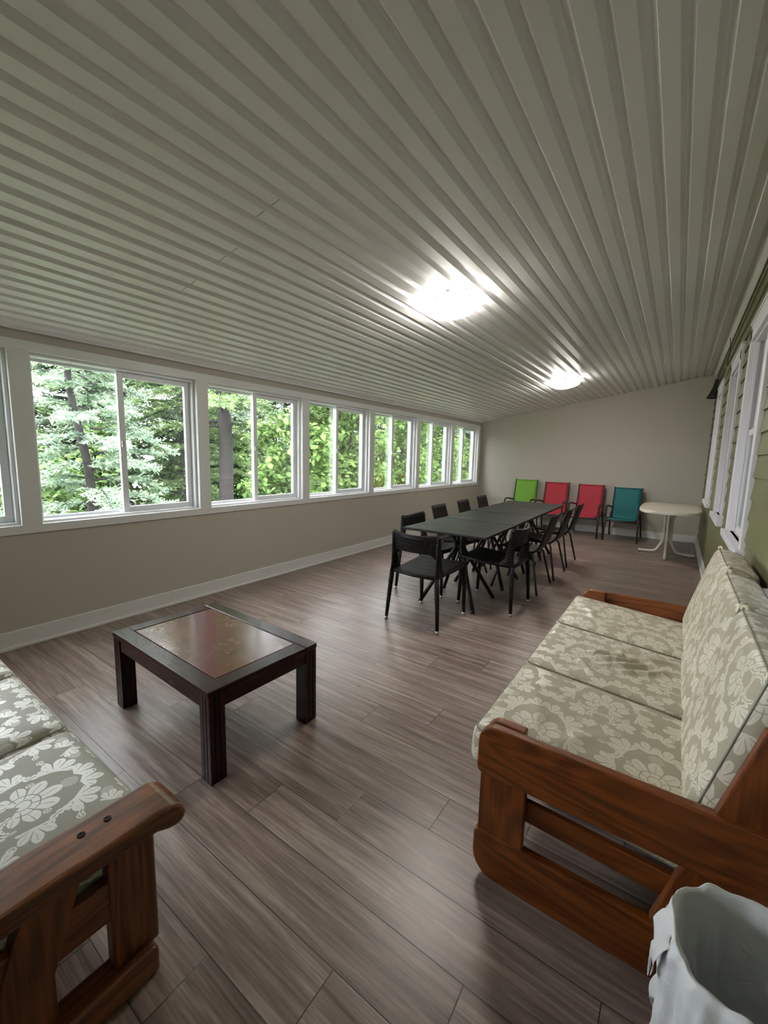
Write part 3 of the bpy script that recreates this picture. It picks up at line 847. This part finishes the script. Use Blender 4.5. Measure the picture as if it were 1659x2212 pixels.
SW = [ridge(-.55, -.1, .3, -1, .08, .4, .007), ridge(-.1, -.5, .6, 1, .08, .35, .006), ridge(-.3, .5, 1, .2, .07, .5, .005)]
def slight(a, b): return sum(f(a, b) for f in SW)

# ================================================================== RIGHT SOFA
Y0, Y1 = 1.31, 3.27
t = thing('pine_sofa', 'orange pine framed three seat sofa along the green clapboard wall', 'sofa', (0, 0, 0))
def rail_poly(x0, x1, z0, z1, rf):
    """board outline in xz with a rounded front top and bottom corner"""
    pts = [(x1, z0), (x1, z1)]
    for q in range(7):
        an = R(90 + q * 15); pts.append((x0 + rf + rf * math.cos(an), z1 - rf + rf * math.sin(an)))
    rb = rf * .35
    for q in range(4):
        an = R(180 + q * 30); pts.append((x0 + rb + rb * math.cos(an), z0 + rb + rb * math.sin(an)))
    return pts
for ya, s in ((Y0, 1), (Y1, -1)):
    e = thing('arm_frame', '', '', (0, 0, 0)); del e['label']; del e['category']; e.parent = t
    yb = ya + s * .036
    obj('arm_rail', MB().prism(rail_poly(3.455, 4.30, .397, .583, .065), ya, yb), M['pine_x'], e, bevel=.006)
    obj('arm_cap', MB().prism(rail_poly(3.470, 3.605, .44, .588, .05), yb, yb + s * .036), M['pine_x'], e, bevel=.006)
    obj('front_post', MB().box(3.468, 3.626, ya + s * .006, yb + s * .0, .165, .40), M['pine_z'], e, bevel=.004)
    run = [(4.30, 0), (4.30, .176), (3.468, .176), (3.456, .164), (3.456, .12)]
    for q in range(7):
        an = R(180 + q * 15); run.append((3.456 + .085 + .085 * math.cos(an), .085 + .085 * math.sin(an)))
    obj('runner', MB().prism(run, ya, yb), M['pine_x'], e, bevel=.006)
    lean = lambda z: 3.995 + .272 * (z - .175)
    obj('back_post', MB().prism([(lean(.17), .17), (lean(.17) + .20, .17), (lean(.86) + .135, .86), (lean(.86) + .03, .872), (lean(.86), .845)], ya + s * .012, yb + s * .014), M['pine_z'], e, bevel=.005)
obj('front_rail', MB().box(3.52, 3.556, Y0 + .036, Y1 - .036, .20, .33), M['pine_y'], t, bevel=.004)
for s, ya in ((1, Y0), (-1, Y1)): obj('seat_rail', MB().prism([(3.556, .262), (4.06, .243), (4.06, .320), (3.556, .338)], ya + s * .040, ya + s * .062), M['pine_x'], t, bevel=.003)
mb = MB(); 
for k in range(7): mb.prism([(3.60 + k * .07, .322 - k * .004), (3.645 + k * .07, .320 - k * .004), (3.645 + k * .07, .334 - k * .004), (3.60 + k * .07, .336 - k * .004)], Y0 + .16, Y1 - .16)
obj('seat_slats', mb, M['pine_y'], t)
mb = MB()
for z in (.40, .58, .80): mb.prism([(lean(z) + .09, z), (lean(z) + .115, z), (lean(z) + .135, z + .075), (lean(z) + .11, z + .075)], Y0 + .05, Y1 - .05)
obj('back_rail', mb, M['pine_y'], t, bevel=.004)
SEAT_L = ['near seat cushion of the right sofa, sage damask, beside the near wooden arm', 'middle seat cushion of the right sofa, sage damask with loose wrinkles', 'far seat cushion of the right sofa, sage damask, beside the far wooden arm']
BACK_L = ['near back cushion of the right sofa, closest to the camera, leaning on the slanted post', 'middle back cushion of the right sofa, between the two others', 'far back cushion of the right sofa, plain topped, closest to the white oval table']
cw = (Y1 - Y0 - .076) / 3
for k in range(3):
    yc = Y0 + .038 + cw * (k + .5)
    c = cushion('seat_cushion', (.70, cw - .004, .150), M['damask'], .012, wrinkled if k == 1 else slight, (90, 80, 6), .038, (k * .13, k * .21))
    c.location = (3.755, yc, .432); c.rotation_euler = (0, R(4.5), 0)
    tag(c, SEAT_L[k], 'cushion', 'seat cushions of the right sofa')
    b = cushion('back_cushion', (.53, cw - .008, .145), M['damask'], .016, None, (26, 30, 6), .040, (k * .17 + .1, k * .11))
    b.location = (4.175 + (.008 if k == 2 else 0), yc, .715 + (.012 if k == 2 else 0)); b.rotation_euler = (0, R(-75.5), 0)
    tag(b, BACK_L[k], 'cushion', 'back cushions of the right sofa')
    for q in (-1, 1):
        obj('corner_gather', MB().tube(smooth_path([(.255, q * (cw / 2 - .035), .045), (.268, q * (cw / 2 - .022), .052), (.262, q * (cw / 2 - .012), .062), (.250, q * (cw / 2 - .020), .060)], 4), [.003] + [.0065] * 11 + [.003], 8), M['button'], b, smooth=True)

# ================================================================== LEFT SOFA
t = thing('dark_pine_sofa', 'dark stained wooden sofa in the lower left corner, its back to the near wall', 'sofa', (0, 0, 0))
def arm_top(xa, xb):
    """curved arm board with a rolled front, outline in yz"""
    up_ = smooth_path([(0, .560, .500), (0, .530, .517), (0, .46, .520), (0, .36, .519), (0, .24, .522), (0, .10, .515), (0, -.10, .50), (0, -.36, .49)], 5)
    pts = [(p.y, p.z) for p in up_]
    pts += [(-.36, .445), (-.10, .455), (.10, .465), (.28, .470), (.40, .470), (.49, .462), (.52, .448)]
    for q in range(1, 8):
        an = R(250 + q * 20); pts.append((.543 + .030 * math.cos(an), .474 + .030 * math.sin(an)))
    return MB().prism(pts, xa, xb, 'x')
for xa, s in ((2.81, -1), (.86, 1)):
    e = thing('arm_frame', '', '', (0, 0, 0)); del e['label']; del e['category']; e.parent = t
    lo_, hi_ = sorted((xa - s * .065, xa + s * .085))
    obj('armrest', arm_top(lo_, hi_), M['walnut_y'], e, bevel=.014, seg=3)
    lo_, hi_ = sorted((xa, xa + s * .045))
    obj('front_post', MB().box(lo_, hi_, .388, .508, .07, .472), M['walnut_z'], e, bevel=.006)
    lo2, hi2 = sorted((xa - s * .035, xa + s * .05))
    run = [(-.36, 0), (.485, 0), (.490, .01), (.490, .072), (.480, .086), (-.36, .086)]
    obj('runner', MB().prism(run, lo2, hi2, 'x'), M['walnut_y'], e, bevel=.008)
    obj('mid_post', MB().prism([(.135, .07), (.262, .07), (.262, .22), (.345, .47), (.225, .47), (.135, .20)], lo_, hi_, 'x'), M['walnut_z'], e, bevel=.005)
    obj('side_rail', MB().box(lo_ + .007, hi_ - .007, -.30, .40, .235, .352), M['walnut_y'], e, bevel=.005)
    obj('back_post', MB().prism([(-.34, .07), (-.22, .07), (-.30, .86), (-.40, .86)], lo_, hi_, 'x'), M['walnut_z'], e, bevel=.005)
    if s == -1:
        for yy in (.345, .405):
            obj('screw_plug', MB().lathe([(.001, .0), (.006, .002), (.009, .001), (.009, -.006)], 12, (xa - .03, yy, .5205)), M['dark'], e)
obj('front_rail', MB().box(.90, 2.77, .455, .490, .20, .31), M['walnut_x'], t, bevel=.005)
mb = MB()
for k in range(8): mb.box(.905, 2.765, -.22 + k * .08, -.17 + k * .08, .275, .290)
obj('seat_slats', mb, M['walnut_x'], t)
mb = MB()
for z in (.42, .60, .79): mb.box(.905, 2.765, -.30 - .12 * (z - .3), -.275 - .12 * (z - .3), z, z + .07)
obj('back_rail', mb, M['walnut_x'], t, bevel=.004)
LS = ['near seat cushion of the left sofa with large white damask leaves, beside the dark armrest', 'middle seat cushion of the left sofa, white damask on grey', 'far seat cushion of the left sofa at the left edge of the photo']
LB = ['back cushion of the left sofa nearest the visible armrest', 'middle back cushion of the left sofa', 'back cushion of the left sofa farthest from the visible armrest']
for k in range(3):
    xc = 2.765 - .627 * (k + .5) - .0
    c = cushion('seat_cushion', (.622, .70, .155), M['damask_grey'], .014, None, (26, 30, 6), .042, (k * .11 + .04, k * .07))
    c.location = (xc, .185, .372); c.rotation_euler = (R(1.5), 0, 0)
    tag(c, LS[k], 'cushion', 'seat cushions of the left sofa')
    b = cushion('back_cushion', (.618, .48, .14), M['damask_grey'], .014, None, (22, 22, 6), .04)
    b.location = (xc, -.225, .70); b.rotation_euler = (R(78), 0, 0)
    tag(b, LB[k], 'cushion', 'back cushions of the left sofa')

# ================================================================== WASTE BIN
t = thing('waste_bin', 'waste bin with a white plastic liner folded over its rim, in the lower right corner', 'bin', (4.165, .865, 0))
def oval_ring(a, b, n=72, e=3.0): return oval(a, b, n, e)
def shellpath(levels, n=72, jit=0, seed=1, e=3.0, sub=1):
    if sub > 1:
        L2 = []
        for q, r in zip(levels[:-1], levels[1:]): L2 += [tuple(q[m] + (r[m] - q[m]) * k / sub for m in range(4)) for k in range(sub)]
        levels = L2 + [levels[-1]]
    rnd_ = random.Random(seed); mb = MB(); rings = []
    ph = [rnd_.uniform(0, 6.28) for _ in range(8)]
    for li, (a, b, z, j) in enumerate(levels):
        pts = oval(a, b, n, e); out = []
        for k, (px, py) in enumerate(pts):
            th = 2 * PI * k / n
            wv = math.sin(9 * th + ph[0] + z * 9) * .5 + math.sin(17 * th + ph[1] - z * 8) * .35 + math.sin(31 * th + ph[2]) * .2
            f = 1 + j * wv
            out.append((px * f, py * f, z + (j * .35 * math.sin(13 * th + ph[3]) * .6 + j * .3 * math.sin(5 * th + ph[4]))))
        rings.append(out)
    mb.v = [p for r in rings for p in r]
    mb.f = [(i * n + k, i * n + (k + 1) % n, (i + 1) * n + (k + 1) % n, (i + 1) * n + k) for i in range(len(rings) - 1) for k in range(n)]
    return mb
mb = shellpath([(.105, .075, .004, 0), (.112, .082, .0, 0), (.122, .092, .12, 0), (.149, .115, .60, 0), (.151, .118, .645, 0), (.151, .118, .652, 0), (.148, .114, .65, 0), (.147, .113, .60, 0), (.114, .084, .03, 0)])
mb.f.append(tuple(range(72)))
obj('bin_body', mb, M['binplastic'], t, smooth=True)
mb = shellpath([(.03, .02, .31, .1), (.09, .065, .315, .10), (.114, .086, .34, .07), (.120, .092, .38, .06), (.127, .097, .45, .045), (.134, .103, .56, .035), (.139, .108, .63, .018), (.146, .114, .664, .010),
                (.153, .120, .668, .010), (.160, .126, .655, .02), (.163, .129, .62, .05), (.162, .129, .57, .055), (.164, .131, .52, .06), (.163, .130, .47, .06), (.166, .132, .43, .075), (.165, .131, .40, .085)], 160, seed=5, sub=4)
rnd_ = random.Random(4)
from mathutils import noise as mn
crk = []
for p in mb.v:
    P = Vector(p); d = Vector((P.x, P.y, 0)).normalized()
    a_ = mn.noise(P * 38) * .0045 + abs(mn.noise(P * 17 + Vector((3, 1, 7)))) * .010 - .003
    crk.append(tuple(P + d * a_ + Vector((0, 0, mn.noise(P * 24 + Vector((9, 2, 1))) * .006))))
mb.v = crk
# torn flap with a hanging tip on the side towards the room
def flap(u, v):
    th = PI * (.93 + .22 * u); px, py = -.172 + .010 * math.sin(7 * u + 5 * v), -.005 - .085 * (u - .35)
    dz = .07 + .075 * max(0, 1 - abs(u - .30) / .30) ** 1.3
    return (-.154 - .024 * math.sin(min(1, v * 1.6) * PI / 2) - .003 * math.sin(9 * u + 4 * v), py + .003 * math.sin(11 * v), .660 - v * dz)
mb.grid(flap, 22, 10)
obj('liner', mb, M['bag'], t, smooth=True, solid=.0012)

# ================================================================== OUTSIDE
GZ = -1.3
gl = MB().add([(-26, -40, GZ), (-.3, -40, GZ), (-.3, 110, GZ), (-26, 110, GZ)], [(0, 1, 2, 3)])
o = struct('ground', gl, M['lawn'], fix=False)
o = struct('lake', MB().add([(-260, -120, GZ - .15), (-26, -120, GZ - .15), (-26, 260, GZ - .15), (-260, 260, GZ - .15)], [(0, 1, 2, 3)]), M['water'], fix=False)
def trunk_mb(h, r, lean=(0, 0), rnd_=random, wig=.06):
    pts = []; n = 9
    for i in range(n):
        q = i / (n - 1); pts.append((lean[0] * q + rnd_.uniform(-wig, wig) * (i > 0), lean[1] * q + rnd_.uniform(-wig, wig) * (i > 0), h * q))
    return MB().tube(smooth_path(pts, 3), [r * (1.15 - .15 * min(1, q / 4)) * (1 - .62 * q / ((n - 1) * 3)) for q in range((n - 1) * 3 + 1)], 10), [Vector(p) for p in pts]
def conifer(px, py, h, r, z0, crown, label, leaf='pineleaf', bark='bark2', seed=0, dens=1.0, nl=.30, group='conifers outside the windows', trunk_only_below=0, drop=.25):
    q = random.Random(seed)
    t = thing('conifer', label, 'tree', (px, py, GZ), q.uniform(0, 6), group)
    tm, axis = trunk_mb(h, r, (q.uniform(-.3, .3), q.uniform(-.3, .3)), q)
    br = MB(); fo = MB()
    nb = int(46 * dens * (h - z0) / 5)
    for b in range(nb):
        f = (b + q.random()) / nb; z = z0 + (h - z0) * f
        L = crown * (1 - .75 * f) * q.uniform(.65, 1.1); an = b * 2.4 + q.uniform(-.3, .3)
        c, s = math.cos(an), math.sin(an)
        base_ = Vector((0, 0, z)); end = Vector((c * L, s * L, z - drop * L + q.uniform(-.1, .35) * L))
        midp = base_.lerp(end, .5) + Vector((0, 0, .10 * L))
        pth = smooth_path([base_, midp, end], 4)
        br.tube(pth, [.028 * (1 - .8 * k / 8) * (L / 2) ** .5 for k in range(len(pth))], 5)
        ns = int(L * 42 * dens) + 8
        for k in range(ns):
            g = .18 + .82 * (k + q.random()) / ns
            i = min(int(g * (len(pth) - 1)), len(pth) - 2); p = pth[i].lerp(pth[i + 1], g * (len(pth) - 1) - i)
            side = q.choice((-1, 1)); d = Vector((-s * side, c * side, q.uniform(-.3, .35))) * .8 + Vector((c, s, q.uniform(-.35, .1))) * .7
            d.normalize(); ln = nl * q.uniform(.6, 1.3) * (1.15 - .5 * g)
            # a spray: a twig with needles on both sides
            upv = Vector((0, 0, 1)); sd = d.cross(upv).normalized(); nn = 5
            for m_ in range(nn):
                e = p + d * ln * (m_ + .4) / nn; wd = ln * .30 * (1 - .6 * m_ / nn)
                for sg in (-1, 1):
                    tip = e + (sd * sg * .75 + d * .75).normalized() * wd + Vector((0, 0, q.uniform(-.05, .05)))
                    hw = d * .075 * ln + Vector((0, 0, q.uniform(-.04, .04) * ln))
                    fo.add([e - hw, e + hw, tip], [(0, 1, 2)])
            fo.add([p + sd * .012, p - sd * .012, p + d * ln * 1.1], [(0, 1, 2)])
    obj('trunk', tm, M[bark], t, smooth=True)
    if nb: obj('branches', br, M[bark], t, smooth=True)
    if nb: obj('foliage', fo, M[leaf], t, fix=False)
    return t
def broadleaf(px, py, h, r, z0, crown, label, leaf='maple', seed=0, nleaf=6000, size=.10, lean=(0, 0), squash=1.0, group='leafy trees outside the windows', nb=16):
    q = random.Random(seed)
    t = thing('leafy_tree', label, 'tree', (px, py, GZ), 0, group)
    tm, axis = trunk_mb(h, r, lean, q, .12)
    br, fo = MB(), MB(); tw = []
    for b in range(nb):
        f = (b + .5) / nb; z = z0 + (h - z0) * f * .95; an = b * 2.4 + q.uniform(-.4, .4); L = crown * q.uniform(.6, 1.05) * (1 - .45 * f)
        k = z / h; base_ = Vector((lean[0] * k, lean[1] * k, z))
        end = base_ + Vector((math.cos(an) * L, math.sin(an) * L * squash, L * q.uniform(-.05, .45)))
        midp = base_.lerp(end, .5) + Vector((q.uniform(-.2, .2), q.uniform(-.2, .2), .12 * L))
        pth = smooth_path([base_, midp, end], 4)
        br.tube(pth, [max(.006, r * .42 * (1 - .85 * i / 8)) for i in range(len(pth))], 6)
        for m_ in range(7):
            i = q.randint(2, len(pth) - 1); p = pth[i]
            e = p + Vector((q.uniform(-1, 1), q.uniform(-1, 1), q.uniform(-.6, .6))).normalized() * L * q.uniform(.25, .5)
            br.tube([p, p.lerp(e, .5) + Vector((0, 0, .05)), e], [.010, .007, .004], 4); tw.append((p, e))
    for k in range(nleaf):
        p, e = q.choice(tw); c = p.lerp(e, q.uniform(.15, 1.08)) + Vector((q.gauss(0, .13), q.gauss(0, .13), q.gauss(0, .11)))
        d = Vector((q.uniform(-1, 1), q.uniform(-1, 1), q.uniform(-1.0, .25))).normalized()
        nrm = Vector((q.uniform(-.8, .8), q.uniform(-.8, .8), 1)).normalized(); sd = d.cross(nrm).normalized(); L = size * q.uniform(.6, 1.25)
        nm = sd.cross(d) * L * .12
        fo.add([c, c + d * L * .35 + sd * L * .34 + nm, c + d * L * .72 + sd * L * .26 + nm * .6, c + d * L, c + d * L * .72 - sd * L * .26 + nm * .6, c + d * L * .35 - sd * L * .34 + nm], [(0, 1, 2, 3), (0, 3, 4, 5)])
    obj('trunk', tm, M['bark'], t, smooth=True); obj('branches', br, M['bark'], t, smooth=True)
    obj('leaves', fo, M[leaf], t, fix=False)
    return t
# first window: pale spruce in front, pines behind it
conifer(-4.2, 3.0, 5.2, .09, .6, 1.9, 'pale blue green spruce spreading across the left pane of the widest window', 'bluepine', seed=11, dens=1.25, nl=.34)
conifer(-3.6, 0.9, 4.6, .08, .5, 1.5, 'pale spruce behind the narrow window strip at the left edge', 'bluepine', seed=12, dens=1.1, nl=.32)
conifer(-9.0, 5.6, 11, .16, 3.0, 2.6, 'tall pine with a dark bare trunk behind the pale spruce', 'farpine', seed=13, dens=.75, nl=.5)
conifer(-10.5, 8.4, 11, .15, 2.4, 2.8, 'tall pine with layered boughs behind the right pane of the widest window', 'pineleaf', seed=14, dens=.95, nl=.48)
conifer(-7.4, 6.4, 8, .11, 1.3, 2.2, 'dense green pine in the right pane of the widest window', 'pineleaf', seed=15, dens=1.0, nl=.42)
# second window: the thick trunk and the leafy branch
conifer(-5.6, 6.45, 12, .20, 3.2, 3.0, 'thick dark pine trunk standing in the left pane of the second window', 'pineleaf', bark='bark2', seed=16, dens=.9, nl=.45)
broadleaf(-2.7, 6.35, 3.5, .05, 1.1, 1.35, 'young tree with big bright leaves in front of the thick pine trunk', 'maple', seed=21, nleaf=3600, size=.15, squash=1.0)
broadleaf(-3.6, 9.0, 4.6, .07, 1.2, 1.7, 'bright leafy tree filling the third window', 'maple', seed=22, nleaf=5200, size=.14)
broadleaf(-3.8, 12.2, 5.0, .09, 1.0, 1.9, 'bright leafy tree with forked dark branches in the fourth window', 'maple', seed=23, nleaf=6000, size=.14, lean=(.3, .3))
broadleaf(-3.8, 15.0, 4.6, .07, .9, 1.6, 'yellow green bushy tree in the fifth window', 'maple', seed=24, nleaf=5200, size=.14)
conifer(-6.2, 17.6, 10, .22, 3.0, 2.6, 'pine with a tall straight trunk in the right pane of the fifth window', 'pineleaf', seed=17, dens=.8, nl=.5)
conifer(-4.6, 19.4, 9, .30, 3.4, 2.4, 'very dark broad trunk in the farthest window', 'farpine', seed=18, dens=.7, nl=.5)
broadleaf(-3.2, 17.2, 3.4, .05, .8, 1.2, 'pale green shrub below the dark trunk in the farthest window', 'maple2', seed=25, nleaf=3000, size=.13)
# low bushes between the trees
for i, (px, py, lab) in enumerate([(-7.6, 2.6, 'low dull green bush at the lower left of the widest window'), (-8.4, 4.9, 'low dull green bush under the pale spruce'), (-9.6, 7.6, 'low dull green bush at the lower right of the widest window'), (-9.8, 10.4, 'low dull green bush to the right of the thick pine trunk'), (-8.6, 12.6, 'low dull green bush at the foot of the second window'), (-9.0, 15.8, 'low dull green bush behind the tree of the third window')]):
    broadleaf(px, py, 3.3, .05, .25, 1.5, lab, 'maple2', seed=60 + i, nleaf=3600, size=.19, group='low bushes between the trees', nb=14)
# farther row of trees
k = 0
spots = [(-13, 3.5), (-15, 6.5), (-12.5, 11), (-16, 12.5), (-13.5, 15.5), (-11, 19), (-15, 21.5), (-12, 25), (-10, 30), (-15, 30), (-13, 36), (-19, 9), (-20, 16), (-20, 25), (-21, 35), (-9, 14), (-8, 22), (-9.5, 41), (-18, 3), (-11.5, 1.2), (-8, 27), (-7, 34)]
kinds = ['slender far pine', 'tall far pine', 'bushy far pine']
where = ['far behind the left pane of the widest window', 'far behind the centre post of the widest window', 'far behind the right pane of the widest window', 'beyond the thick trunk of the second window', 'beyond the second window, by the lake', 'beyond the third window', 'deep behind the third window', 'beyond the fourth window', 'beyond the fifth window', 'deep behind the fifth window', 'beyond the farthest window', 'at the lake shore left of the thick trunk', 'at the lake shore behind the second window', 'at the lake shore behind the third window', 'at the lake shore behind the fourth window', 'just right of the thick trunk in the second window', 'close behind the leafy tree of the fourth window', 'at the far end of the lawn', 'at the lake shore in the corner of the widest window', 'behind the narrow window strip at the left edge', 'close behind the yellow green tree', 'close behind the very dark broad trunk']
for i, (px, py) in enumerate(spots):
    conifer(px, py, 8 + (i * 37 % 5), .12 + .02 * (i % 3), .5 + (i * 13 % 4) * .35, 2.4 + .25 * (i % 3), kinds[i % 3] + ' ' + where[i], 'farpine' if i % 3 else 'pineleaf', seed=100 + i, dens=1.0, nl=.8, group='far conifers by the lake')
